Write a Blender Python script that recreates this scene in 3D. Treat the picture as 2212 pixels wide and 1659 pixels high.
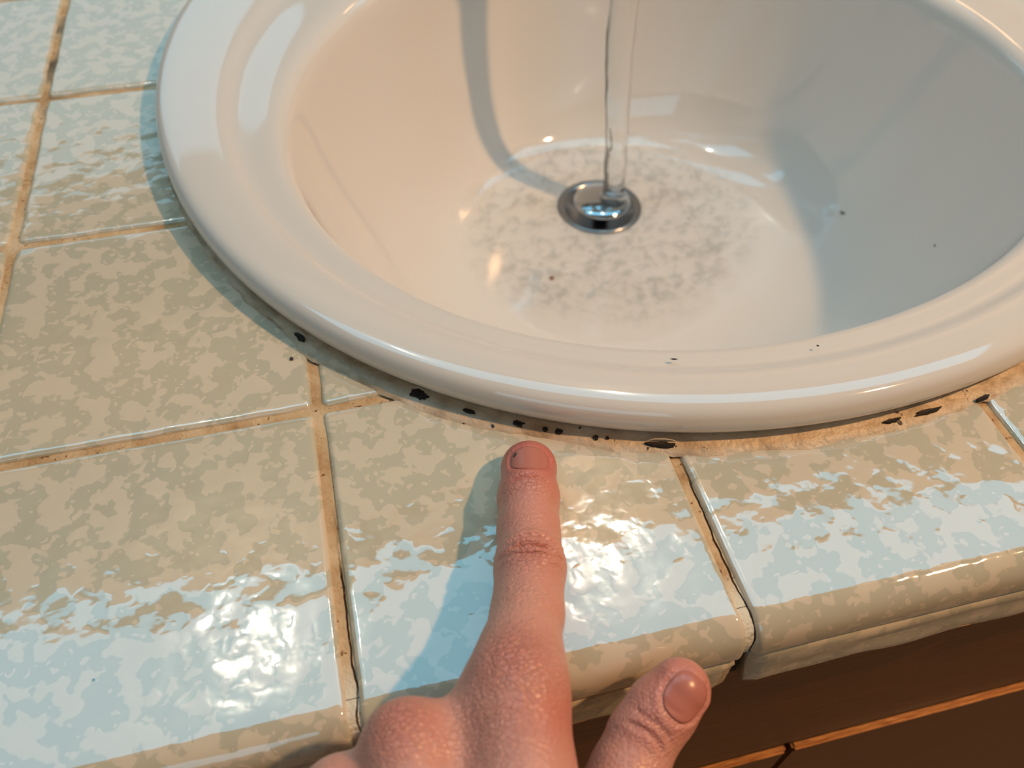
import bpy, bmesh, math, random
import numpy as np
from mathutils import Vector, Matrix, noise as mnoise

random.seed(7)
for o in list(bpy.data.objects):
    bpy.data.objects.remove(o)
SC = bpy.context.scene
COL = SC.collection
T = 0.111                      # tile pitch, metres. x along counter front, y to the back wall, z up, counter top z=0

# ------------------------------------------------------------------ camera
cam = bpy.data.cameras.new('camera'); camo = bpy.data.objects.new('camera', cam); COL.objects.link(camo)
Rm = ((0.97167844, 0.17568424, -0.15803817), (-0.23612983, 0.74775572, -0.62056755), (0.00915, 0.64030964, 0.7680624))
M = Matrix(Rm).to_4x4(); M.translation = (0.02101166, -0.18244644, 0.22023332)
camo.matrix_world = M
cam.sensor_width = 36; cam.sensor_fit = 'HORIZONTAL'; cam.lens = 29.112
cam.clip_start = 0.005; cam.clip_end = 30
cam.dof.use_dof = True; cam.dof.focus_distance = 0.262; cam.dof.aperture_fstop = 12
SC.camera = camo

# ------------------------------------------------------------------ world, lamps, exposure
SC.view_settings.view_transform = 'Standard'; SC.view_settings.look = 'None'
SC.view_settings.gamma = 1; SC.view_settings.use_curve_mapping = False
SC.view_settings.exposure = -0.06
w = bpy.data.worlds.new('room_ambience'); SC.world = w; w.use_nodes = True
w.node_tree.nodes['Background'].inputs[0].default_value = (1.0, 0.70, 0.40, 1)
w.node_tree.nodes['Background'].inputs[1].default_value = 0.13

def light(name, kind, loc, energy, color, size=0.1, size_y=None, target=None):
    l = bpy.data.lights.new(name, kind); l.energy = energy; l.color = color
    if kind == 'AREA':
        l.shape = 'RECTANGLE'; l.size = size; l.size_y = size_y or size
    else:
        l.shadow_soft_size = size
    o = bpy.data.objects.new(name, l); COL.objects.link(o); o.location = loc
    if target is not None:
        o.rotation_euler = (Vector(target) - Vector(loc)).to_track_quat('-Z', 'Y').to_euler()
    return o
# warm bulb to the right and a little in front of the sink
light('warm_lamp', 'POINT', (0.95, -0.28, 1.15), 60.0, (1.0, 0.55, 0.245), 0.028)
# cool luminous panel in the soffit over the vanity
light('soffit_panel_light', 'AREA', (0.22, 0.247, 0.92), 4.3, (0.17, 0.69, 1.0), 1.72, 0.345, target=(0.22, 0.247, 0)).rotation_euler.z += math.radians(-4.5)
# two small bulbs below that panel
light('soffit_bulb', 'POINT', (0.308, 0.375, 0.895), 0.85, (1.0, 0.93, 0.80), 0.013)
light('soffit_bulb', 'POINT', (-0.203, 0.35, 0.895), 0.65, (1.0, 0.93, 0.80), 0.012)
# daylight from the bathroom window behind the viewer
light('window_daylight', 'AREA', (-0.75, -1.8, 1.2), 4.8, (0.34, 0.76, 1.0), 1.5, 0.9, target=(-0.5, 0, 0.9))

# ------------------------------------------------------------------ helpers
def tag(o, label=None, cat=None, group=None, kind=None):
    if label: o['label'] = label
    if cat: o['category'] = cat
    if group: o['group'] = group
    if kind: o['kind'] = kind
    return o
def empty(name, loc=(0, 0, 0)):
    o = bpy.data.objects.new(name, None); o.location = loc; o.empty_display_size = .02; COL.objects.link(o); return o
def mesh_obj(name, verts, faces, mat, parent=None, smooth=True):
    me = bpy.data.meshes.new(name); me.from_pydata([tuple(v) for v in verts], [], faces); me.update()
    if smooth: me.polygons.foreach_set('use_smooth', [True] * len(me.polygons))
    if mat: me.materials.append(mat)
    o = bpy.data.objects.new(name, me); COL.objects.link(o)
    if parent:
        o.parent = parent
        bpy.context.view_layer.update()
        o.matrix_parent_inverse = parent.matrix_world.inverted()
    return o
def fix_normals(o):
    bm = bmesh.new(); bm.from_mesh(o.data); bmesh.ops.recalc_face_normals(bm, faces=bm.faces); bm.to_mesh(o.data); bm.free(); return o
def rings_mesh(rings, cap0=False, cap1=False, closed=True):
    n = len(rings[0]); V = [v for r in rings for v in r]; F = []
    for i in range(len(rings) - 1):
        for j in range(n if closed else n - 1):
            k = (j + 1) % n
            F.append((i * n + j, i * n + k, (i + 1) * n + k, (i + 1) * n + j))
    if cap0: F.append(tuple(range(n))[::-1])
    if cap1: F.append(tuple((len(rings) - 1) * n + j for j in range(n)))
    return V, F
def box(name, lo, hi, mat, parent=None, bevel=0.0, seg=3):
    bm = bmesh.new(); bmesh.ops.create_cube(bm, size=1)
    for v in bm.verts:
        v.co = Vector([lo[i] + (v.co[i] + .5) * (hi[i] - lo[i]) for i in range(3)])
    if bevel: bmesh.ops.bevel(bm, geom=bm.edges[:], offset=bevel, segments=seg, affect='EDGES')
    me = bpy.data.meshes.new(name); bm.to_mesh(me); bm.free(); me.materials.append(mat)
    o = bpy.data.objects.new(name, me); COL.objects.link(o)
    if parent:
        o.parent = parent
        bpy.context.view_layer.update()
        o.matrix_parent_inverse = parent.matrix_world.inverted()
    return o
def tube(name, pts, rad, mat, parent=None, n=24, cap=True, flat=1.0):
    pts = [Vector(p) for p in pts]; rings = []
    side = None
    for i, p in enumerate(pts):
        d = (pts[min(i + 1, len(pts) - 1)] - pts[max(i - 1, 0)]).normalized()
        if side is None:
            side = d.cross(Vector((0, 0, 1)))
            if side.length < 1e-3: side = Vector((1, 0, 0))
        side = (side - d * side.dot(d)).normalized(); up = side.cross(d)
        r = rad[i] if hasattr(rad, '__len__') else rad
        rings.append([p + side * (r * math.cos(2 * math.pi * j / n)) + up * (r * flat * math.sin(2 * math.pi * j / n)) for j in range(n)])
    V, F = rings_mesh(rings, cap, cap)
    return fix_normals(mesh_obj(name, V, F, mat, parent))
def lathe(name, prof, center, mat, parent=None, n=64):
    rings = [[(center[0] + r * math.cos(2 * math.pi * j / n), center[1] + r * math.sin(2 * math.pi * j / n), center[2] + z) for j in range(n)] for r, z in prof]
    V, F = rings_mesh(rings, prof[0][0] > 0, prof[-1][0] > 0)
    return fix_normals(mesh_obj(name, V, F, mat, parent))

# ------------------------------------------------------------------ materials
def mat(name, color=(.8, .8, .8), rough=.5, metal=0, spec=.5, ior=1.5, **kw):
    m = bpy.data.materials.new(name); m.use_nodes = True
    b = m.node_tree.nodes['Principled BSDF']
    b.inputs['Base Color'].default_value = (*color, 1); b.inputs['Roughness'].default_value = rough
    b.inputs['Metallic'].default_value = metal; b.inputs['Specular IOR Level'].default_value = spec; b.inputs['IOR'].default_value = ior
    for k, v in kw.items(): b.inputs[k.replace('_', ' ')].default_value = v
    return m
class NB:
    """small node-tree builder"""
    def __init__(s, m): s.m = m; s.t = m.node_tree; s.n = s.t.nodes; s.b = s.n.get('Principled BSDF')
    def link(s, a, b): s.t.links.new(a, b)
    def pos(s): return s.n.new('ShaderNodeNewGeometry').outputs['Position']
    def obj(s): return s.n.new('ShaderNodeTexCoord').outputs['Object']
    def noise(s, vec, scale, detail=2, rough=.5, dist=0, out='Fac'):
        k = s.n.new('ShaderNodeTexNoise'); k.inputs['Scale'].default_value = scale; k.inputs['Detail'].default_value = detail
        k.inputs['Roughness'].default_value = rough; k.inputs['Distortion'].default_value = dist
        s.link(vec, k.inputs['Vector']); return k.outputs[out]
    def voro(s, vec, scale, feature='F1', out='Distance', smooth=None):
        k = s.n.new('ShaderNodeTexVoronoi'); k.inputs['Scale'].default_value = scale; k.feature = feature
        s.link(vec, k.inputs['Vector']); return k.outputs[out]
    def ramp(s, fac, stops, interp='LINEAR'):
        k = s.n.new('ShaderNodeValToRGB'); k.color_ramp.interpolation = interp
        e = k.color_ramp.elements
        while len(e) < len(stops): e.new(.5)
        for q, (p, c) in zip(e, stops):
            q.position = p; q.color = (*c, 1) if len(c) == 3 else c
        s.link(fac, k.inputs[0]); return k.outputs[0]
    def step(s, fac, a, b, lo=0., hi=1.):
        k = s.n.new('ShaderNodeMapRange'); k.interpolation_type = 'SMOOTHSTEP'
        for i, v in zip(('From Min', 'From Max', 'To Min', 'To Max'), (a, b, lo, hi)): k.inputs[i].default_value = v
        s.link(fac, k.inputs['Value']); return k.outputs[0]
    def math(s, op, a, b=None, c=None):
        k = s.n.new('ShaderNodeMath'); k.operation = op
        for i, v in enumerate((a, b, c)):
            if v is None: continue
            if isinstance(v, (int, float)): k.inputs[i].default_value = v
            else: s.link(v, k.inputs[i])
        return k.outputs[0]
    def vmath(s, op, a, b):
        k = s.n.new('ShaderNodeVectorMath'); k.operation = op
        for i, v in enumerate((a, b)):
            if isinstance(v, (tuple, list)): k.inputs[i].default_value = v
            else: s.link(v, k.inputs[i])
        return k.outputs['Value'] if op in ('DISTANCE', 'LENGTH', 'DOT_PRODUCT') else k.outputs['Vector']
    def mix(s, fac, a, b):
        k = s.n.new('ShaderNodeMix'); k.data_type = 'RGBA'
        for i, v in ((0, fac), (6, a), (7, b)):
            if isinstance(v, (int, float)): k.inputs[i].default_value = v
            elif isinstance(v, tuple): k.inputs[i].default_value = (*v, 1)
            else: s.link(v, k.inputs[i])
        return k.outputs[2]
    def bump(s, h, dist, strength=1., prev=None):
        k = s.n.new('ShaderNodeBump'); k.inputs['Strength'].default_value = strength; k.inputs['Distance'].default_value = dist
        s.link(h, k.inputs['Height'])
        if prev is not None: s.link(prev, k.inputs['Normal'])
        return k.outputs[0]
    def base(s, c): s.link(c, s.b.inputs['Base Color'])
    def normal(s, c): s.link(c, s.b.inputs['Normal'])

# mottled glazed tile
MT = mat('mottled_glaze', rough=.05, ior=1.7, spec=1.0); B = NB(MT); P = B.pos()
wob = B.noise(P, 190, 1, out='Color'); P2 = B.vmath('ADD', P, B.vmath('MULTIPLY', B.vmath('SUBTRACT', wob, (.5, .5, .5)), (.003, .003, .003)))
n1 = B.noise(P2, 118, 2.0, .5); n2 = B.noise(P2, 330, 1, .5)
blob = B.math('MAXIMUM', B.step(n1, .495, .53), B.step(n2, .635, .66))
soft = B.step(n1, .42, .62)
col = B.mix(blob, (.535, .51, .40), (.69, .615, .49))
tone = B.noise(P, 14, 2); col = B.mix(B.step(tone, .35, .7, 0, .10), col, (.86, .66, .40))
speck = B.step(B.voro(P, 55), .035, .025); col = B.mix(B.math('MULTIPLY', speck, B.step(B.noise(P, 40, 0), .62, .64)), col, (.06, .05, .04))
B.base(col)
h1 = B.noise(P, 95, 1.0, .4); h2 = B.noise(P, 300, 1)
hh = B.math('ADD', B.math('MULTIPLY', h1, 1.0), B.math('MULTIPLY', soft, .10)); hh = B.math('ADD', hh, B.math('MULTIPLY', h2, .06))
B.normal(B.bump(hh, .00036, 1.0))

# grout
MG = mat('stained_grout', rough=.85, spec=.2); B = NB(MG); P = B.pos()
g = B.noise(P, 60, 4, .6); g2 = B.noise(P, 25, 2)
col = B.ramp(g, [(.28, (.24, .12, .05)), (.42, (.52, .33, .17)), (.60, (.66, .48, .29)), (.75, (.70, .55, .38))])
sp = B.n.new('ShaderNodeSeparateXYZ'); B.link(P, sp.inputs[0])
col = B.mix(B.math('MULTIPLY', B.step(sp.outputs['Y'], -.085, -.10), B.step(g, .36, .46)), col, (.72, .68, .56))    # whiter regrouted stretch at the counter edge
mold = B.math('MULTIPLY', B.step(sp.outputs['Y'], .17, .23), B.step(g2, .5, .6)); col = B.mix(B.math('MULTIPLY', mold, .75), col, (.07, .075, .07))
# dark cracks where the grout has let go of the tile, on the two front joints
for cx_ in (0.0, T):
    wig = B.math('MULTIPLY', B.math('SUBTRACT', B.noise(P, 70, 3), .5), .0040)
    dx_ = B.math('ABSOLUTE', B.math('SUBTRACT', sp.outputs['X'], B.math('ADD', wig, cx_ + .0011)))
    ck = B.math('MULTIPLY', B.step(dx_, .00042, .00022), B.math('MULTIPLY', B.step(sp.outputs['Y'], -.035, -.060), B.step(g2, .36, .46)))
    col = B.mix(ck, col, (.035, .018, .010))
B.base(B.mix(B.step(B.noise(P, 460, 3, .6), .63, .70), col, (.20, .09, .035))); B.normal(B.bump(B.noise(P, 700, 3), .0006, 1.0))

MS = mat('white_porcelain', (.73, .715, .69), rough=.05, ior=1.58, spec=.8)
B = NB(MS); B.normal(B.bump(B.noise(B.pos(), 30, 0), .0006, .35))
# caulk with mould
MC = mat('mouldy_caulk', rough=.45); B = NB(MC); P = B.pos()
col = B.ramp(B.noise(P, 90, 3), [(.35, (.46, .36, .25)), (.5, (.62, .50, .36)), (.7, (.66, .58, .46))])
mf = B.noise(P, 210, 3, .6)
sp = B.n.new('ShaderNodeSeparateXYZ'); B.link(P, sp.inputs[0])
front = B.math('MULTIPLY', B.step(sp.outputs['X'], .02, .05), B.step(sp.outputs['Y'], .03, .0))
col = B.mix(B.math('MULTIPLY', front, B.step(mf, .66, .71)), col, (.02, .017, .015)); B.base(col)
B.normal(B.bump(B.noise(P, 350, 3), .0008, 1))
MH = mat('black_gap', (.012, .010, .009), rough=.7)
ML = mat('dried_caulk_lip', (.62, .55, .45), rough=.6)

MCH = mat('chrome', (.50, .53, .56), rough=.09, metal=1)
MDK = mat('drain_steel', (.30, .31, .32), rough=.25, metal=1)
# wood
MW = mat('varnished_wood', rough=.35, spec=.3); B = NB(MW); P = B.pos()
st = B.vmath('MULTIPLY', P, (4, 40, 40)); gr = B.noise(st, 6, 5, .6, .4)
B.base(B.ramp(gr, [(.3, (.10, .028, .007)), (.5, (.135, .038, .010)), (.7, (.17, .050, .013))])); B.normal(B.bump(gr, .0004, .6))
MWE = mat('lit_door_edge', rough=.3, spec=.5); B = NB(MWE); B.base(B.ramp(B.noise(B.vmath('MULTIPLY', B.pos(), (30, 300, 300)), 4, 3), [(.35, (.34, .12, .03)), (.6, (.62, .27, .08)), (.75, (.80, .46, .20))]))  # orange highlight along the door tops, painted in as a lighter wood colour
MWD = mat('cabinet_inside', (.012, .007, .004), rough=.8)
# painted wall
MWA = mat('warm_wall_paint', (.50, .37, .24), rough=.7)
MWH = mat('soffit_paint', (.70, .64, .55), rough=.8)
MMI = mat('mirror_glass', (.85, .88, .88), rough=.0, metal=1)

# water: clear film, mostly passes light straight on, with a Fresnel gloss and some refraction
def water_mat(name, refr, bump_scale, bump_d, caustic_film=False):
    m = bpy.data.materials.new(name); m.use_nodes = True; B = NB(m); t = m.node_tree
    for k in list(t.nodes):
        if k.type != 'OUTPUT_MATERIAL': t.nodes.remove(k)
    out = [k for k in t.nodes if k.type == 'OUTPUT_MATERIAL'][0]
    tr = t.nodes.new('ShaderNodeBsdfTransparent'); tr.inputs[0].default_value = (.97, .985, .98, 1)
    if caustic_film:      # caustic light mottling painted into the transmitted colour
        pp = B.pos(); pw = B.vmath('ADD', pp, B.vmath('MULTIPLY', B.noise(pp, 90, 1, out='Color'), (.012, .012, .012)))
        ve = B.noise(pw, 200, 2, .55); nz = B.noise(pp, 60, 2)
        B.link(B.mix(B.math('MULTIPLY', B.step(ve, .47, .60), B.step(nz, .30, .50)), (1.0, .99, .98), (.82, .83, .82)), tr.inputs[0])
    rf = t.nodes.new('ShaderNodeBsdfRefraction'); rf.inputs['IOR'].default_value = 1.33; rf.inputs['Roughness'].default_value = .02
    gl = t.nodes.new('ShaderNodeBsdfGlossy'); gl.inputs['Roughness'].default_value = .03
    ge = t.nodes.new('ShaderNodeNewGeometry'); cz = B.math('ABSOLUTE', B.vmath('DOT_PRODUCT', ge.outputs['Incoming'], ge.outputs['Normal']))
    fz = B.math('ADD', .03, B.math('MULTIPLY', .98, B.math('POWER', B.math('SUBTRACT', 1.0, cz), 5.0)))
    m1 = t.nodes.new('ShaderNodeMixShader'); m1.inputs[0].default_value = refr; B.link(tr.outputs[0], m1.inputs[1]); B.link(rf.outputs[0], m1.inputs[2])
    m2 = t.nodes.new('ShaderNodeMixShader'); B.link(fz, m2.inputs[0]); B.link(m1.outputs[0], m2.inputs[1]); B.link(gl.outputs[0], m2.inputs[2])
    if caustic_film:      # the film thins out to nothing at its rim
        fa = t.nodes.new('ShaderNodeAttribute'); fa.attribute_name = 'film'; cl = t.nodes.new('ShaderNodeBsdfTransparent')
        m3 = t.nodes.new('ShaderNodeMixShader'); B.link(fa.outputs['Fac'], m3.inputs[0]); B.link(cl.outputs[0], m3.inputs[1]); B.link(m2.outputs[0], m3.inputs[2]); B.link(m3.outputs[0], out.inputs[0])
    else: B.link(m2.outputs[0], out.inputs[0])
    if bump_d:
        nn = B.bump(B.noise(B.pos(), bump_scale, 2), bump_d, 1)
        for k in (rf, gl): B.link(nn, k.inputs['Normal'])
    return m
MPOOL = water_mat('rippling_water', .05, 260, .0022, True)
MSTR = water_mat('falling_water', .75, 60, .0010)

# skin
MSK = mat('skin', rough=.36, spec=.6); B = NB(MSK); P = B.obj()
at_ = B.n.new('ShaderNodeAttribute'); at_.attribute_name = 'red'
mott = B.noise(P, 160, 3)
wr_ = B.n.new('ShaderNodeAttribute'); wr_.attribute_name = 'wrinkle'
col = B.mix(at_.outputs['Fac'], (.66, .33, .265), (.54, .14, .11))
col = B.mix(B.step(mott, .45, .75, 0, .35), col, (.60, .27, .19)); B.base(col)
B.b.inputs['Subsurface Weight'].default_value = .25; B.b.inputs['Subsurface Radius'].default_value = (.004, .0015, .0008); B.b.inputs['Subsurface Scale'].default_value = .6
v1 = B.voro(P, 900); fine = B.noise(B.vmath('MULTIPLY', P, (.35, 1, 1)), 1500, 2)
lines = B.noise(B.vmath('MULTIPLY', P, (.25, 1, 1)), 900, 2, .5, .2); cross = B.voro(B.vmath('MULTIPLY', P, (.55, 1, 1)), 900, 'DISTANCE_TO_EDGE')
wb = B.math('MULTIPLY', wr_.outputs['Fac'], B.math('ADD', lines, B.math('MULTIPLY', B.step(cross, .0, .16), .5)))
B.normal(B.bump(wb, .00050, 1.0, B.bump(fine, .00012, .8, B.bump(v1, .00022, .8))))
MNL = mat('fingernail', (.50, .185, .145), rough=.28, Subsurface_Weight=.2, Subsurface_Scale=.002)
MCR = mat('rust_crumb', (.30, .10, .03), rough=.7); MBK = mat('dark_speck', (.05, .04, .035), rough=.7)

# ------------------------------------------------------------------ room shell behind the frame
tag(box('wall_back', (-1.6, .48, -.85), (2.2, .56, 1.55), MWA), kind='structure')
tag(box('ceiling', (-1.6, .0, .926), (2.2, .48, .99), MWH), kind='structure')
tag(box('floor', (-1.6, -2.2, -.90), (2.2, .56, -.85), mat('floor_vinyl', (.30, .22, .15), rough=.5)), kind='structure')

mir = box('wall_mirror', (-1.4, .473, .05), (1.8, .4795, .40), MMI); tag(mir, 'wide frameless mirror on the wall behind the sink', 'mirror')
# ------------------------------------------------------------------ sink contours
OC = Vector((.180, .190)); IC = Vector((.183, .150)); DC = Vector((.1835, .2295)); DR = .0245; DZ = -.1235
OF = [0.24473, 0.00479, 0.00396, 0.00118, -0.00111, 0.0016, -0.00419]
IF = [0.17431, 0.00494, -0.00323, -0.00187, 0.0052, 0.00343, -0.00012]
def four(c, th):
    r = c[0]
    for k in range(1, 4): r += c[2 * k - 1] * math.cos(k * th) + c[2 * k] * math.sin(k * th)
    return r
def Oc(th, off=0.):
    r = four(OF, th) + off; return Vector((OC.x + r * math.sin(th), OC.y + r * math.cos(th)))
def Ic(th, off=0.):
    r = four(IF, th) + off; return Vector((IC.x + r * math.sin(th), IC.y + r * math.cos(th)))
def Dc(th, r=DR): return Vector((DC.x + r * math.sin(th), DC.y + r * math.cos(th)))
NTH = 200
TH = [2 * math.pi * j / NTH for j in range(NTH)]
def bowl(th, t):
    q = Dc(th).lerp(Ic(th), t)
    z = DZ + (.0045 - DZ) * (0.93 * t ** 5 + .07 * t)
    return q.x, q.y, z

# ------------------------------------------------------------------ countertop
ctop = empty('countertop', (0, -.11, 0)); tag(ctop, 'glossy mottled cream tiled countertop with stained tan grout around the sink', 'countertop')
YB = -.1095            # front of the edge tiles
BR = .0095             # nose radius
G = .0034              # joint width
def edge_profile(inset=0.0, zlow=-.0122, nose=8):
    """(y, z) from the back joint over the nose and down"""
    pr = [(-G / 2 - inset, -.007), (-G / 2 - inset, -.0012 - inset), (-G / 2 - .0004 - inset, -.0004 - inset), (-G / 2 - .0014 - inset, 0 - inset)]
    pr += [(-G / 2 - .004 - inset, -inset), (-G / 2 - .010 - inset, -inset), (YB + BR + .012, -inset), (YB + BR + .004, -inset)]
    for i in range(nose + 1):
        a = math.pi / 2 * i / nose
        pr.append((YB + BR - (BR - inset) * math.sin(a), -BR + (BR - inset) * math.cos(a)))
    pr.append((YB + inset, zlow))
    return pr
def wavy(x, y, s, amp):
    return amp * mnoise.noise(Vector((x * s, y * s, 3.1)))
# grout bed
prof = edge_profile(.0016)
gv, gf = [], []
xs = [-.30 + i * .9 / 6 for i in range(7)]
def in_hole(x, y, off=-.012):
    d = Vector((x, y)) - OC; return d.length < four(OF, math.atan2(d.x, d.y)) + off
bm = bmesh.new()
# flat bed with the sink hole: ring from a rectangle to the hole contour
def rectpt(th):
    d = Vector((math.sin(th), math.cos(th))); x0, x1, y0, y1 = -.30, .60, YB + BR + .001, .476
    ts = []
    if d.x > 1e-9: ts.append((x1 - OC.x) / d.x)
    if d.x < -1e-9: ts.append((x0 - OC.x) / d.x)
    if d.y > 1e-9: ts.append((y1 - OC.y) / d.y)
    if d.y < -1e-9: ts.append((y0 - OC.y) / d.y)
    return OC + d * min(ts)
hv = [(*Oc(t, -.014), -.0016) for t in TH]; rv = [(*rectpt(t), -.0016) for t in TH]
ms, fs = rings_mesh([hv, rv])
n0 = len(ms); nose = [p for p in prof if p[0] < YB + BR + .0015]
nose = [(YB + BR + .0012, -.0016)] + nose
for x in (-.30, .60):
    for y, z in nose: ms.append((x, y, z))
m_ = len(nose)
for i in range(m_ - 1): fs.append((n0 + i, n0 + i + 1, n0 + m_ + i + 1, n0 + m_ + i))
for x, y in ((-.30, YB + BR), (.60, YB + BR), (.60, .62), (-.30, .62)): pass
bed = fix_normals(mesh_obj('grout_bed', ms, fs, MG, ctop, smooth=False))

def outline(x0, x1, y0, y1, seed, n=14, amp=.00045, r=.0022):
    """rounded, slightly uneven rectangle, counter-clockwise"""
    pts = []
    cs = [((x1 - r, y0 + r), -90), ((x1 - r, y1 - r), 0), ((x0 + r, y1 - r), 90), ((x0 + r, y0 + r), 180)]
    for i, ((cx, cy), a0) in enumerate(cs):
        for k in range(4):
            a = math.radians(a0 + 30 * k); pts.append((cx + r * math.cos(a), cy + r * math.sin(a)))
        ex, ey = pts[-1]; (nx, ny), na = cs[(i + 1) % 4]
        na = math.radians(na); tx, ty = nx + r * math.cos(na), ny + r * math.sin(na)
        for k in range(1, n): pts.append((ex + (tx - ex) * k / n, ey + (ty - ey) * k / n))
    cx, cy = (x0 + x1) / 2, (y0 + y1) / 2; out = []
    for x, y in pts:
        q = 1 + mnoise.noise(Vector((x * 130, y * 130, seed * 7.7))) * amp / (T / 2) * 1.6
        out.append((cx + (x - cx) * q, cy + (y - cy) * q))
    return out
def slab_verts(ol, tilt=(0, 0), dz=0.0):
    cx = sum(p[0] for p in ol) / len(ol); cy = sum(p[1] for p in ol) / len(ol)
    rings = []
    for ins, z in ((.0, -.0075), (.0, -.0016), (.00025, -.0008), (.0008, -.00028), (.0016, -.00006), (.0026, 0), (.0060, 0)):
        ring = []
        for x, y in ol:
            d = Vector((cx - x, cy - y)); hx = abs(d.x) / (T / 2); hy = abs(d.y) / (T / 2)
            # inset along both axes in proportion, so that the ring stays parallel
            s = ins / (T / 2); xx = x + d.x * s; yy = y + d.y * s
            ring.append((xx, yy, z + dz + tilt[0] * (xx - cx) + tilt[1] * (yy - cy)))
        rings.append(ring)
    return rings_mesh(rings, True, True)
# cutter for the tiles under the sink
cv = [[(*Oc(t, -.016), z) for t in TH[::2]] for z in (-.03, .03)]
V, F = rings_mesh(cv, True, True); cutter = fix_normals(mesh_obj('cutter', V, F, None, smooth=False))
cnt = 0
for i in range(-2, 5):
    for j in range(0, 5):
        x0, x1, y0, y1 = i * T + G / 2, (i + 1) * T - G / 2, j * T + G / 2, min((j + 1) * T - G / 2, .472)
        corners = [(x0, y0), (x1, y0), (x1, y1), (x0, y1), ((x0 + x1) / 2, y0), ((x0 + x1) / 2, y1), (x0, (y0 + y1) / 2), (x1, (y0 + y1) / 2)]
        ins = [in_hole(x, y, -.016) for x, y in corners]
        if all(ins): continue
        cnt += 1; rr = random.Random(i * 31 + j)
        V, F = slab_verts(outline(x0, x1, y0, y1, cnt), (rr.uniform(-.004, .004), rr.uniform(-.004, .004)), rr.uniform(-.0002, .0001))
        o = fix_normals(mesh_obj('tile', V, F, MT, ctop))
        if any(ins):
            md = o.modifiers.new('cut', 'BOOLEAN'); md.object = cutter; md.operation = 'DIFFERENCE'; md.solver = 'EXACT'
            dg = bpy.context.evaluated_depsgraph_get(); me = bpy.data.meshes.new_from_object(o.evaluated_get(dg)); o.modifiers.clear(); o.data = me; me.set_sharp_from_angle(angle=math.radians(60))
# edge tiles: the same noses extruded along x, ends rounded; the sink rim also passes over them
pr = edge_profile(0.0)
for i in range(-2, 5):
    rr = random.Random(500 + i); x0, x1 = i * T + G / 2, (i + 1) * T - G / 2
    cols = [(0, .0016), (.0002, .0009), (.0007, .0003), (.0015, .00005), (.0025, 0), (.006, 0)]
    xsn = [(x0 + a, d) for a, d in cols] + [(x0 + (x1 - x0) * k / 10, 0) for k in range(1, 10)] + [(x1 - a, d) for a, d in reversed(cols)]
    rings = []
    tl = rr.uniform(-.003, .003)
    for x, d in xsn:
        ring = []
        for k, (y, z) in enumerate(pr):
            wv = wavy(x, y, 140, .0004) if k < 4 else 0
            we = (1 if x - x0 < .008 else -1 if x1 - x < .008 else 0) * wavy(x0, y + i, 120, .0006)
            ny, nz = (0, -1) if k < 8 else (math.sin(math.pi / 2 * min(1, (k - 8) / 8)), -math.cos(math.pi / 2 * min(1, (k - 8) / 8)))
            ring.append((x + we, y + wv + ny * d, z + nz * d + tl * (x - (x0 + x1) / 2)))
        ring.append((x, YB + .004, pr[-1][1])); ring.append((x, YB + .006, -.0078))
        rings.append(ring)
    V, F = rings_mesh(rings, True, True)
    o = fix_normals(mesh_obj('edge_tile', V, F, MT, ctop))
    if any(in_hole(x0 + (x1 - x0) * q, -G, -.016) for q in (0, .25, .5, .75, 1)):
        md = o.modifiers.new('cut', 'BOOLEAN'); md.object = cutter; md.operation = 'DIFFERENCE'; md.solver = 'EXACT'
        dg = bpy.context.evaluated_depsgraph_get(); me = bpy.data.meshes.new_from_object(o.evaluated_get(dg)); o.modifiers.clear(); o.data = me; me.set_sharp_from_angle(angle=math.radians(60))
bpy.data.objects.remove(cutter)
# fascia tiles under the nose
for i in range(-2, 5):
    x0, x1 = i * T + .003, (i + 1) * T - .0035
    rr = random.Random(900 + i)
    NX, NZ = 24, 8; V = []; F = []
    for b in range(NZ + 1):
        for a in range(NX + 1):
            x = x0 + (x1 - x0) * a / NX; z = -.0136 - .0205 * b / NZ
            y = YB - .0006 + .0012 * mnoise.noise(Vector((x * 45, z * 160, i * 3.3)))
            if a in (0, NX): y += .0012
            if b in (0, NZ): y += .0010
            V.append((x + (.0006 * mnoise.noise(Vector((z * 200, i, 0))) if a in (0, NX) else 0), y, z))
    for b in range(NZ):
        for a in range(NX): F.append((b * (NX + 1) + a, b * (NX + 1) + a + 1, (b + 1) * (NX + 1) + a + 1, (b + 1) * (NX + 1) + a))
    nb = len(V); V += [(x, YB + .006, z) for x in (x0, x1) for z in (-.0136, -.0341)]
    t0 = [a for a in range(NX + 1)]; b0 = [NZ * (NX + 1) + a for a in range(NX + 1)]
    F.append(tuple(t0[::-1] + [nb, nb + 2])); F.append(tuple(b0 + [nb + 3, nb + 1]))
    F.append(tuple([b * (NX + 1) for b in range(NZ + 1)] + [nb + 1, nb])); F.append(tuple([b * (NX + 1) + NX for b in range(NZ, -1, -1)] + [nb + 2, nb + 3])); F.append((nb, nb + 1, nb + 3, nb + 2))
    fix_normals(mesh_obj('fascia_tile', V, F, MT, ctop))
box('setting_bed', (-.30, YB + .0045, -.036), (.60, -.02, -.0085), mat('dirty_mortar', (.045, .030, .018), rough=.9), ctop)

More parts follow.
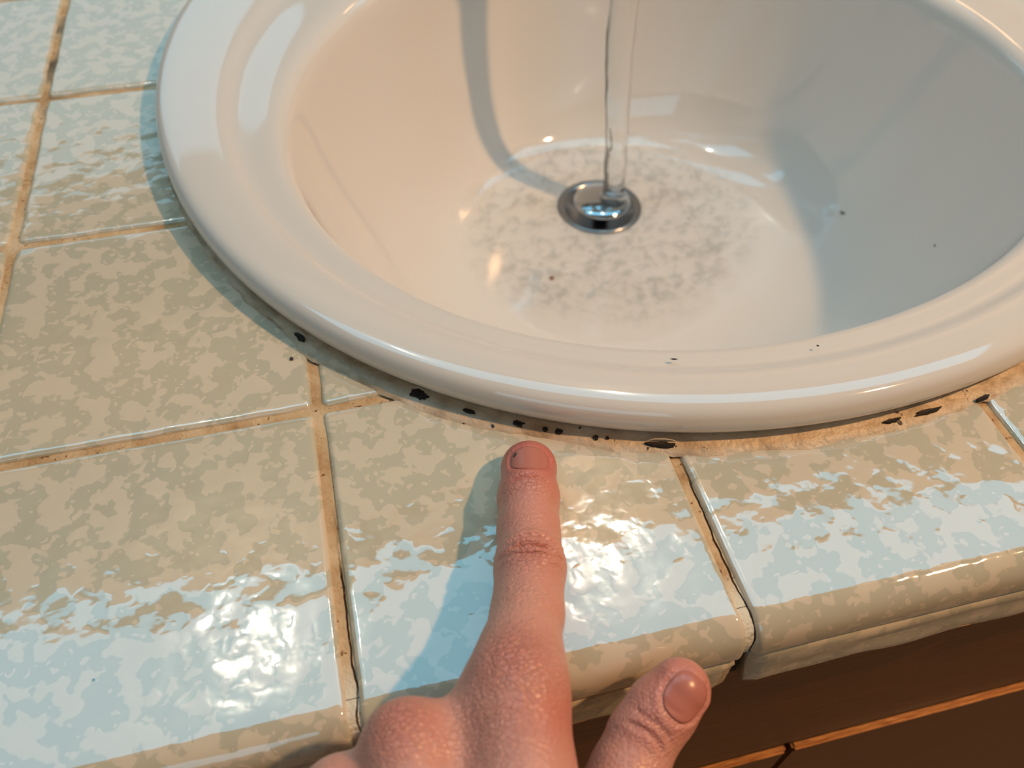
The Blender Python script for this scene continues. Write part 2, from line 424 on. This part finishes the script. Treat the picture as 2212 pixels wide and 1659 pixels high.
# ------------------------------------------------------------------ sink
sink = empty('sink', (.18, .19, 0)); tag(sink, 'round white porcelain drop-in sink with running water in its bowl', 'sink')
rings = []
for off, z in ((-.020, -.010), (-.012, .0002), (-.0065, .0014), (-.0030, .0028), (-.0009, .0050), (0, .0080), (-.0002, .0104), (-.0012, .0128), (-.0030, .0145), (-.0056, .0153)):
    rings.append([(*Oc(t, off), z) for t in TH])
for s, z in ((.10, .0157), (.24, .0158), (.36, .0157), (.44, .0154), (.485, .0148), (.525, .0139), (.565, .0133), (.62, .0130), (.70, .0130), (.79, .0131), (.86, .0129), (.915, .0120), (.955, .0103), (.982, .0078)):
    rings.append([(*Oc(t, -.0056).lerp(Ic(t), s), z) for t in TH])
for k in range(41):
    tt = 1 - k / 40 if k else 1.0
    rings.append([bowl(t, tt) for t in TH])
rings.append([(*Dc(t, .021), DZ - .012) for t in TH]); rings.append([(*Dc(t, .020), DZ - .045) for t in TH])
V, F = rings_mesh(rings, False, True)
basin = fix_normals(mesh_obj('basin', V, F, MS, sink))
sub = basin.modifiers.new('smooth', 'SUBSURF'); sub.levels = 1; sub.render_levels = 1
# caulk bead
def cw(t):      # the bead is broad along the front, thin at the sides and back
    return .25 + .75 * max(0., min(1., (-math.cos(t) - .45) / .3))
def caulk_ring(off, z, k):
    return [(*Oc(t, -.0012 + (off + .0012) * cw(t) + .0022 * mnoise.noise(Vector((math.cos(t) * 14, math.sin(t) * 14, k))) + .0012 * mnoise.noise(Vector((math.cos(t) * 50, math.sin(t) * 50, k)))), z) for t in TH4]
TH4 = [2 * math.pi * j / 720 for j in range(720)]
cr = [[(*Oc(t, -.010), .0005) for t in TH4], [(*Oc(t, -.004), .0018) for t in TH4], caulk_ring(-.0012, .0014, 1), caulk_ring(.0012, .0009, 2), caulk_ring(.0034, .0004, 3), caulk_ring(.0044, -.0006, 3)]
V, F = rings_mesh(cr); fix_normals(mesh_obj('caulk_bead', V, F, MC, sink))
# drain
fl = lathe('drain_flange', [(.0275, -.0005), (.0275, .0012), (.0255, .0016), (.0232, .0008), (.0215, -.002), (.0205, -.016)], (DC.x, DC.y, DZ), MDK, sink)
sk = lathe('drain_stopper', [(.004, -.030), (.004, .0015), (.0150, .0025), (.0182, .0040), (.0188, .0052), (.0182, .0064), (.0150, .0078), (.0100, .0088), (.0050, .0093), (.0008, .0094)], (DC.x + .001, DC.y - .001, DZ), MCH, sink, 72)

# ------------------------------------------------------------------ water
rings = []; FILM = []
NW = 420
for k in range(91):
    ring = []
    t = .02 + .52 * k / 90
    for j in range(NW):
        th = 2 * math.pi * j / NW
        edge = .50 + .07 * math.cos(th) + .045 * mnoise.noise(Vector((math.sin(th) * 1.7, math.cos(th) * 1.7, 5))) + .02 * mnoise.noise(Vector((math.sin(th) * 6, math.cos(th) * 6, 5)))
        tt = .02 + (edge - .02) * k / 90
        x, y, z = bowl(th, tt)
        f = min(1, (90 - k) / 8)
        p = Vector((x * 105, y * 105, .3)); q = Vector((x * 230, y * 230, 1.3))
        rr = math.hypot(x - .19, y - .228)
        rip = .55 * mnoise.noise(p) + .30 * mnoise.noise(q) + .12 * math.sin(rr * 900 + 3 * mnoise.noise(p * .3))
        FILM.append(min(1., (90 - k) / 30)); ring.append((x, y, z + .0003 + f * (.0018 + .0013 * rip)))
    rings.append(ring)
V, F = rings_mesh(rings)
pool = mesh_obj('water_pool', V, F, MPOOL)
if pool.data.polygons[0].normal.z < 0: pool.data.flip_normals()
pf_ = pool.data.attributes.new('film', 'FLOAT', 'POINT'); pf_.data.foreach_set('value', FILM); tag(pool, 'shallow rippling clear water swirling round the drain in the bowl', 'water')
pts, rad = [], []
for k in range(61):
    s = k / 60; z = .085 - s * (.085 + .1125)
    y = .262 - .036 * s ** .75; x = .1905 + .0012 * math.sin(s * 9)
    pts.append((x, y, z)); rad.append((.0108 - .0042 * s ** .6) * (1 + .10 * mnoise.noise(Vector((0, 0, s * 14))) + .05 * mnoise.noise(Vector((2, 0, s * 40)))))
rings = []
for (x, y, z), r in zip(pts, rad):
    ring = []
    for j in range(48):
        a = 2 * math.pi * j / 48
        q = r * (1 + .16 * math.cos(3 * a + z * 30) * .6 + .10 * mnoise.noise(Vector((math.cos(a) * 1.8, math.sin(a) * 1.8, z * 40))))
        ring.append((x + q * math.cos(a), y + q * .8 * math.sin(a), z))
    rings.append(ring)
base = pts[-1]
for r, dz in ((.0075, -.0008), (.0095, -.0016)):
    rings.append([(base[0] + r * math.cos(2 * math.pi * j / 48), base[1] + r * math.sin(2 * math.pi * j / 48), base[2] + dz) for j in range(48)])
V, F = rings_mesh(rings, True, True)
stream = fix_normals(mesh_obj('water_stream', V, F, MSTR)); tag(stream, 'clear stream of tap water falling onto the drain stopper', 'water')

# faucet above the frame that pours the stream
fau = empty('faucet', (.19, .385, .009)); tag(fau, 'chrome faucet at the back of the sink pouring the water', 'faucet')
lathe('base', [(.030, 0), (.030, .004), (.026, .012), (.020, .030), (.018, .060)], (.19, .385, .009), MCH, fau)
tube('spout', [(.19, .385, .06), (.19, .375, .095), (.19, .345, .115), (.19, .305, .118), (.19, .275, .108), (.19, .263, .088)], [.018, .0175, .0165, .0155, .015, .0145], MCH, fau, 32)
lathe('handle', [(.016, 0), (.018, .006), (.017, .022), (.010, .028)], (.19, .395, .10), MCH, fau)

# ------------------------------------------------------------------ cabinet
cab = empty('vanity_cabinet', (.2, -.09, -.85)); tag(cab, 'dark varnished wood vanity cabinet below the tiled counter edge', 'cabinet')
YF = -.1035
box('face_rail', (-.30, YF, -.158), (.60, YF + .018, -.0365), MW, cab, .0008)
box('inner_panel', (-.30, YF + .022, -.85), (.60, YF + .034, -.037), MWD, cab)
for x0, x1 in ((-.30, .1700), (.1722, .60)):
    dr = box('door', (x0, YF - .0012, -.80), (x1, YF + .017, -.1690), MW, cab, .0010, 2)
    box('edge_highlight', (x0 + .0004, YF - .0016, -.1690), (x1 - .0004, YF + .0050, -.1660), MWE, dr, .0012, 3)  # added strip whose colour carries the lit top edge

# ------------------------------------------------------------------ hand (one continuous surface grown from bones)
def cap(p, a, b, ra, rb):
    a = np.array(a, np.float32); b = np.array(b, np.float32); ba = b - a
    h = np.clip(((p - a) @ ba) / (ba @ ba), 0, 1)
    return np.linalg.norm(p - a - h[:, None] * ba, axis=1) - (ra + (rb - ra) * h)
def ell(p, c, r):
    q = (p - np.array(c, np.float32)) / np.array(r, np.float32); k = np.linalg.norm(q, axis=1)
    return (k - 1) * min(r)
def sm(a, b, k):
    h = np.clip(.5 + .5 * (b - a) / k, 0, 1); return b + (a - b) * h - k * h * (1 - h)
IDX = [(.0616, -.0455, .0076, .0081), (.0588, -.0560, .0092, .0090), (.0558, -.0675, .0106, .0088), (.0530, -.0800, .0128, .0097), (.0484, -.0945, .0168, .0094), (.0440, -.1050, .0208, .0100), (.0402, -.1152, .0243, .0108)]
WR = (.022, -.212, .020)
THB = [(.0832, -.1187, .0052, .0080), (.0775, -.1218, .0020, .0088), (.0712, -.1262, -.0004, .0088), (.0650, -.1335, -.0025, .0096), (.0500, -.158, -.006, .0125), (.026, -.195, .000, .017)]
NAILS = []
def frame(axis, nrm):
    w = np.array(axis, float); w /= np.linalg.norm(w); n = np.array(nrm, float); n -= w * (n @ w); n /= np.linalg.norm(n); return np.cross(w, n), w, n
_ia = np.subtract(IDX[0][:3], IDX[1][:3]); _ta = np.subtract(THB[0][:3], THB[1][:3])
NAILS.append((np.array((.0613, -.0462, .0158)), *frame(_ia, (-.05, .25, 1)), .0056, .0050))
NAILS.append((np.array((.0823, -.1231, .0115)), *frame(_ta, (.20, -.38, .90)), .0052, .0058))
def hand_sdf(p):
    p = p.astype(np.float32)
    d = None
    for (a, b) in zip(IDX[:-1], IDX[1:]):
        c = cap(p, a[:3], b[:3], a[3], b[3]); d = c if d is None else sm(d, c, .002)
    # pad of the index fingertip and fleshy underside
    d = sm(d, ell(p, (.0624, -.0428, .0066), (.0079, .0078, .0064)), .003)
    back = cap(p, IDX[-1][:3], (.031, -.165, .026), .0112, .0150)
    back = sm(back, cap(p, (.030, -.165, .026), WR, .015, .019), .01)
    mm = (.0130, -.1222, .0250)
    back = sm(back, cap(p, mm, (.013, -.165, .027), .0092, .0145), .008)
    back = sm(back, cap(p, (.013, -.165, .027), WR, .0145, .019), .01)
    rm = (-.0030, -.1290, .0180)
    back = sm(back, cap(p, rm, (-.002, -.170, .022), .0098, .0140), .007)
    back = sm(back, cap(p, (-.002, -.17, .022), WR, .014, .019), .01)
    pm = (-.020, -.145, .010)
    back = sm(back, cap(p, pm, (-.012, -.178, .016), .0095, .0130), .007)
    back = sm(back, cap(p, (-.012, -.178, .016), WR, .013, .018), .01)
    # curled middle, ring and little fingers below the knuckles, in front of the counter edge
    for m, k in ((mm, 0), (rm, 1), (pm, 2)):
        m = np.array(m); q1 = m + np.array((.001, -.012, -.034 + .004 * k)); q2 = q1 + np.array((.004, -.026, -.002)); q3 = q2 + np.array((.003, -.004, .018))
        f = cap(p, m, q1, .0095, .0088); f = sm(f, cap(p, q1, q2, .0088, .0080), .003); f = sm(f, cap(p, q2, q3, .0080, .0072), .003)
        back = sm(back, f, .0045)
    # palm filling, thumb root
    back = sm(back, ell(p, (.010, -.170, .006), (.030, .032, .018)), .012)
    back = sm(back, cap(p, WR, (.005, -.30, .030), .0215, .026), .014)
    d = sm(d, back, .0075)
    # skin web between index and middle knuckle
    d = sm(d, cap(p, (.030, -.1205, .0205), (.020, -.1235, .0205), .0075, .0072), .009)
    t = None
    for (a, b) in zip(THB[:-1], THB[1:]):
        c = cap(p, a[:3], b[:3], a[3], b[3]); t = c if t is None else sm(t, c, .0025)
    t = sm(t, cap(p, (.060, -.140, -.004), (.047, -.162, -.002), .010, .013), .004)
    d = sm(d, t, .0055)
    d = sm(d, cap(p, (.046, -.160, .004), (.032, -.185, .010), .011, .014), .012)
    # ---- folds and wrinkles
    def crease(c, ax, half, depth, sig, bow=0.0, up=(0, 0, 1), bulge=0.0):
        u, w, n = frame(ax, up); q = p - np.array(c, np.float32)
        U = q @ u.astype(np.float32); W_ = q @ w.astype(np.float32) - bow * (U / half) ** 2; N_ = q @ n.astype(np.float32)
        g = np.exp(-(W_ / sig) ** 2) - bulge * np.exp(-((np.abs(W_) - 2.6 * sig) / (1.6 * sig)) ** 2)
        return depth * g * np.exp(-(U / half) ** 4) * (N_ > -.004)
    ia = np.subtract(IDX[1][:3], IDX[3][:3])
    d = d + crease((.0588, -.0545, .0180), ia, .0062, .00095, .00060, -.0008, bulge=.35)
    d = d + crease((.0583, -.0570, .0180), ia, .0045, .00018, .0004, .0004)
    d = d + crease((.0545, -.0755, .0205), ia, .0072, .00080, .0007, -.0016, bulge=.45)
    d = d + crease((.0535, -.0788, .0215), ia, .0070, .00120, .00065, -.0010, bulge=.5)
    d = d + crease((.0528, -.0815, .0220), ia, .0085, .00080, .0006, .0012, bulge=.5)
    d = d + crease((.0548, -.0725, .0200), ia, .0045, .00020, .00045, -.0005)
    d = d + crease((.0515, -.0840, .0235), ia, .0040, .00016, .0004, .0004)
    ib = np.subtract(IDX[4][:3], IDX[6][:3])
    for k in range(6):
        d = d + crease((.0408 - .0012 * k, -.1085 - .0022 * k, .034), ib, .0045 + .0006 * (k % 3), .00014, .00045, .0004 * (-1) ** k)
    ta = np.subtract(THB[0][:3], THB[2][:3]); tn = (.55, -.35, .75)
    d = d + crease((.0735, -.1265, .0085), ta, .0058, .00060, .0006, -.0014, tn, .4)
    d = d + crease((.0715, -.1285, .0085), ta, .0050, .00065, .0006, -.0024, tn, .5)
    d = d + crease((.0775, -.1235, .0105), ta, .0040, .00022, .0005, .0010, tn)
    # grooves that frame the nails
    for c, u, w, n, a, b in NAILS:
        q = p - c.astype(np.float32); U = q @ u.astype(np.float32) / a; W_ = q @ w.astype(np.float32) / b; N_ = q @ n.astype(np.float32)
        rr = (np.abs(U) ** 2.6 + np.abs(W_) ** 2.6 + 1e-9) ** (1 / 2.6); near = (np.abs(N_) < .006)
        d = d + near * (.00045 * np.exp(-((rr - 1.06) / .07) ** 2) - .00030 * np.exp(-((rr - 1.28) / .12) ** 2) * (W_ < .6)) * (W_ < 1.0)
        d = d + near * .00035 * np.clip((1.02 - rr) / .06, 0, 1)
    return d
LO = np.array((-.045, -.315, -.052)); HI = np.array((.100, -.030, .064)); HS = .00062
N = np.ceil((HI - LO) / HS).astype(int)
blk = 8; Nb = N // blk + 2
gx, gy, gz = [LO[i] + (np.arange(Nb[i]) * blk + blk / 2) * HS for i in range(3)]
cc = np.stack(np.meshgrid(gx, gy, gz, indexing='ij'), -1).reshape(-1, 3)
dc = hand_sdf(cc).reshape(Nb); N = Nb * blk
vol = np.repeat(np.repeat(np.repeat(np.where(dc < 0, -1., 1.).astype(np.float32), blk, 0), blk, 1), blk, 2)
act = np.argwhere(np.abs(dc) < blk * HS * 1.15)
loc = np.stack(np.meshgrid(*[np.arange(blk)] * 3, indexing='ij'), -1).reshape(-1, 3)
for s in range(0, len(act), 800):
    idx = (act[s:s + 800, None, :] * blk + loc[None]).reshape(-1, 3)
    vol[idx[:, 0], idx[:, 1], idx[:, 2]] = hand_sdf(LO + idx * HS)
def surface_nets(v):
    ins = v < 0
    cnt = sum(ins[a:ins.shape[0] - 1 + a, b:ins.shape[1] - 1 + b, c:ins.shape[2] - 1 + c].astype(np.int8) for a in (0, 1) for b in (0, 1) for c in (0, 1))
    cells = np.argwhere((cnt > 0) & (cnt < 8)); ids = -np.ones(cnt.shape, np.int64); ids[tuple(cells.T)] = np.arange(len(cells))
    acc = np.zeros((len(cells), 3)); num = np.zeros(len(cells))
    C8 = [(a, b, c) for a in (0, 1) for b in (0, 1) for c in (0, 1)]
    val = {k: v[cells[:, 0] + k[0], cells[:, 1] + k[1], cells[:, 2] + k[2]].astype(float) for k in C8}
    for k in C8:
        for ax in range(3):
            if k[ax]: continue
            k2 = tuple(k[i] + (i == ax) for i in range(3)); a, b = val[k], val[k2]; m = (a < 0) != (b < 0)
            t = np.where(m, a / np.where(m, a - b, 1), 0); pt = np.zeros((len(cells), 3)) + np.array(k); pt[:, ax] += t
            acc[m] += pt[m]; num[m] += 1
    pts = cells + acc / num[:, None]; quads = []
    for ax in range(3):
        sl = [slice(None)] * 3; sl2 = [slice(None)] * 3; sl[ax] = slice(0, -1); sl2[ax] = slice(1, None)
        e = np.argwhere(ins[tuple(sl)] != ins[tuple(sl2)]); o1, o2 = (ax + 1) % 3, (ax + 2) % 3
        e = e[(e[:, o1] > 0) & (e[:, o2] > 0) & (e[:, o1] < cnt.shape[o1]) & (e[:, o2] < cnt.shape[o2])]
        def cid(d1, d2):
            q = e.copy(); q[:, o1] -= d1; q[:, o2] -= d2; return ids[tuple(q.T)]
        q = np.stack([cid(1, 1), cid(0, 1), cid(0, 0), cid(1, 0)], 1); fl = ins[tuple(e.T)]
        q[~fl] = q[~fl][:, ::-1]; quads.append(q)
    q = np.concatenate(quads); return pts, q[(q >= 0).all(1)]
hp, hq = surface_nets(vol); hp = LO + hp * HS
me = bpy.data.meshes.new('hand'); me.vertices.add(len(hp)); me.vertices.foreach_set('co', hp.astype(np.float32).ravel())
me.loops.add(hq.size); me.loops.foreach_set('vertex_index', hq.astype(np.int32).ravel())
me.polygons.add(len(hq)); me.polygons.foreach_set('loop_start', np.arange(0, hq.size, 4, dtype=np.int32)); me.polygons.foreach_set('use_smooth', np.ones(len(hq), bool))
me.update(calc_edges=True); me.validate()
red = np.zeros(len(hp))
for c, r, s in (((.0622, -.044, .012), .017, 1.0), ((.053, -.080, .022), .009, .45), ((.0400, -.112, .034), .010, .5), ((.0440, -.1245, .030), .010, .75), ((.055, -.067, .014), .013, .3), ((.0125, -.119, .033), .009, .5), ((.083, -.119, .008), .013, .6), ((.0715, -.127, .008), .007, .3)):  # skin redness; the spot beside the index knuckle base paints in warm lamplight
    red = np.maximum(red, s * np.exp(-(np.linalg.norm(hp - np.array(c), axis=1) / r) ** 2))
a_ = me.attributes.new('red', 'FLOAT', 'POINT'); a_.data.foreach_set('value', red.astype(np.float32))
wr = np.zeros(len(hp)) + .12
for c, r, s in (((.0587, -.0565, .018), .006, .6), ((.0530, -.0800, .022), .009, .8), ((.0405, -.1110, .034), .012, 1.0), ((.030, -.125, .034), .012, .8), ((.0125, -.119, .035), .010, .9), ((.0725, -.127, .009), .007, .8), ((.0485, -.094, .026), .009, .5), ((.0550, -.070, .019), .006, .35)):
    wr = np.maximum(wr, s * np.exp(-(np.linalg.norm(hp - np.array(c), axis=1) / r) ** 2))
a_ = me.attributes.new('wrinkle', 'FLOAT', 'POINT'); a_.data.foreach_set('value', wr.astype(np.float32))
me.materials.append(MSK)
hand = bpy.data.objects.new('hand', me); COL.objects.link(hand)
tag(hand, 'bare hand pressing its outstretched index finger on the countertop edge tile', 'hand')
# nails: thin curved plates laid on the fingertips
def base_sdf_project(pts, n, it=24):
    q = pts.copy()
    for _ in range(it):
        dd = np.clip(hand_sdf(q), -.0006, .0006); q = q - n * (dd * .8)[:, None]
    return q
for c, u, w, n, a, b in NAILS:
    NU, NWW = 22, 22; top = []
    P0 = []
    for i in range(NWW + 1):
        ring = []
        for j in range(NU + 1):
            fu, fw = -1 + 2 * j / NU, -1 + 2 * i / NWW
            # square to superellipse
            k = max(abs(fu), abs(fw)) / max((abs(fu) ** 2.6 + abs(fw) ** 2.6) ** (1 / 2.6), 1e-6)
            P0.append(c + u * (fu * k * a * .99) + w * (fw * k * b * .99) + n * .004)
    P0 = np.array(P0); S = base_sdf_project(P0, n)
    topv = S + n * .00022; botv = S - n * .0006
    V = [tuple(q) for q in topv] + [tuple(q) for q in botv]; F = []; st_ = NU + 1; m0 = len(topv)
    for i in range(NWW):
        for j in range(NU):
            F.append((i * st_ + j, i * st_ + j + 1, (i + 1) * st_ + j + 1, (i + 1) * st_ + j)); F.append(tuple(m0 + q for q in F[-1][::-1]))
    rim = [j for j in range(st_)] + [i * st_ + NU for i in range(1, NWW + 1)] + [NWW * st_ + j for j in range(NU - 1, -1, -1)] + [i * st_ for i in range(NWW - 1, 0, -1)]
    for i in range(len(rim)):
        x, y = rim[i], rim[(i + 1) % len(rim)]; F.append((x, y, m0 + y, m0 + x))
    fix_normals(mesh_obj('fingernail', V, F, MNL, hand))

# ------------------------------------------------------------------ crumbs and specks
def crumb(name, loc, r, m, label, cat, squash=(1, 1, .6), seed=0):
    bm = bmesh.new(); bmesh.ops.create_icosphere(bm, subdivisions=2, radius=r)
    for v in bm.verts:
        v.co *= 1 + .7 * mnoise.noise(v.co / r * 1.3 + Vector((seed * 9.1, 0, 0)))
        v.co = Vector((v.co.x * squash[0], v.co.y * squash[1], v.co.z * squash[2]))
    me = bpy.data.meshes.new(name); bm.to_mesh(me); bm.free(); me.materials.append(m)
    o = bpy.data.objects.new(name, me); COL.objects.link(o); o.location = loc; o.rotation_euler.z = seed; tag(o, label, cat); return o


crumb('crumb', (.1339, .1678, -.1200), .0013, MCR, 'rusty brown crumb lying in the water in front of the drain', 'crumb', seed=1)
crumb('crumb', (.3116, .1571, -.0950), .0010, MBK, 'dark sliver stuck on the shaded right side of the bowl', 'crumb', (1.9, .7, .5), 2.2)
crumb('crumb', (.3096, .0815, -.0570), .0006, MBK, 'tiny dark speck high on the right wall of the bowl', 'crumb', seed=3)
crumb('crumb', (-.0069, .0246, .0002), .0007, MBK, 'black speck on the tile left of the sink', 'crumb', seed=4)
crumb('crumb', (.1674, -.0241, .0153), .0004, MBK, 'tiny dark speck on the front right of the sink rim', 'crumb', seed=5)
crumb('crumb', (.1180, -.0185, .0150), .0005, MBK, 'thin dark hair speck on the front middle of the sink rim', 'crumb', (2.2, .6, .4), 6)
# torn and mouldy places in the caulk
def caulk_hole(th, off, ln, wd, lip, k):
    c = Oc(th, off); e = (Oc(th + .01) - Oc(th - .01)).normalized(); nrm_ = Vector((e.y, -e.x))
    V = [(c.x, c.y, .0016)]; n = 26
    for j in range(n):
        a = 2 * math.pi * j / n; q = 1 + .5 * mnoise.noise(Vector((math.cos(a) * 1.6, math.sin(a) * 1.6, k * 5.3))) + .35 * mnoise.noise(Vector((math.cos(a) * 5, math.sin(a) * 5, k * 2.3)))
        p = c + e * (ln * q * math.cos(a)) + nrm_ * (wd * q * math.sin(a)); V.append((p.x, p.y, .0019))
    for j in range(n): V.append((V[1 + j][0], V[1 + j][1], .0004))
    F = [(0, 1 + j, 1 + (j + 1) % n) for j in range(n)] + [(1 + j, 1 + n + j, 1 + n + (j + 1) % n, 1 + (j + 1) % n) for j in range(n)] + [tuple(range(1 + n, 1 + 2 * n))]
    h = fix_normals(mesh_obj('caulk_hole', V, F, MH, sink, smooth=False)); h['label'] = 'black mould hole in the caulk'
    if lip:
        pts = []
        for j in range(13):
            u = -1 + 2 * j / 12; p = c + e * (ln * 1.15 * u) + nrm_ * (lip * wd * (1.15 - .5 * u * u) + .0003 * mnoise.noise(Vector((u * 3, k, 0)))); pts.append((p.x, p.y, .0024 + .0006 * (1 - u * u)))
        tube('caulk_lip', pts, [.00008 + .00016 * math.sin(math.pi * j / 12) for j in range(13)], ML, sink, 8)
for k, (th, off, ln, wd, lip) in enumerate(((-2.4926, -.0004, .0034, .0014, 1), (-2.2789, .0002, .0026, .0009, 1), (-2.8385, .0012, .0046, .0010, 1), (2.9704, .0032, .0026, .0007, 0), (-2.5715, -.0002, .0020, .0006, 0), (-2.6422, -.0002, .0018, .0008, 0), (-2.6800, 0, .0008, .0006, 0), (-2.6990, 0, .0012, .0008, 0), (-2.7492, .0004, .0008, .0007, 0), (-2.7650, .0002, .0006, .0005, 0), (3.12, .0008, .0030, .0006, 0), (3.06, .0012, .0050, .0007, 0))):
    caulk_hole(th, off, ln, wd, lip, k)

# grime in the corner of the index nail
c_, u_, w_, n_, a0_, b0_ = NAILS[0]
gp = base_sdf_project(np.array([c_ + u_ * (-.0047 + .0009 * q) + w_ * (.0012 + .0016 * q) + n_ * .003 for q in (0, .35, .7, 1.0)]), n_)
tube('nail_grime', [tuple(q + n_ * .0002) for q in gp], [.00015, .0004, .00045, .00015], MBK, hand, 8)
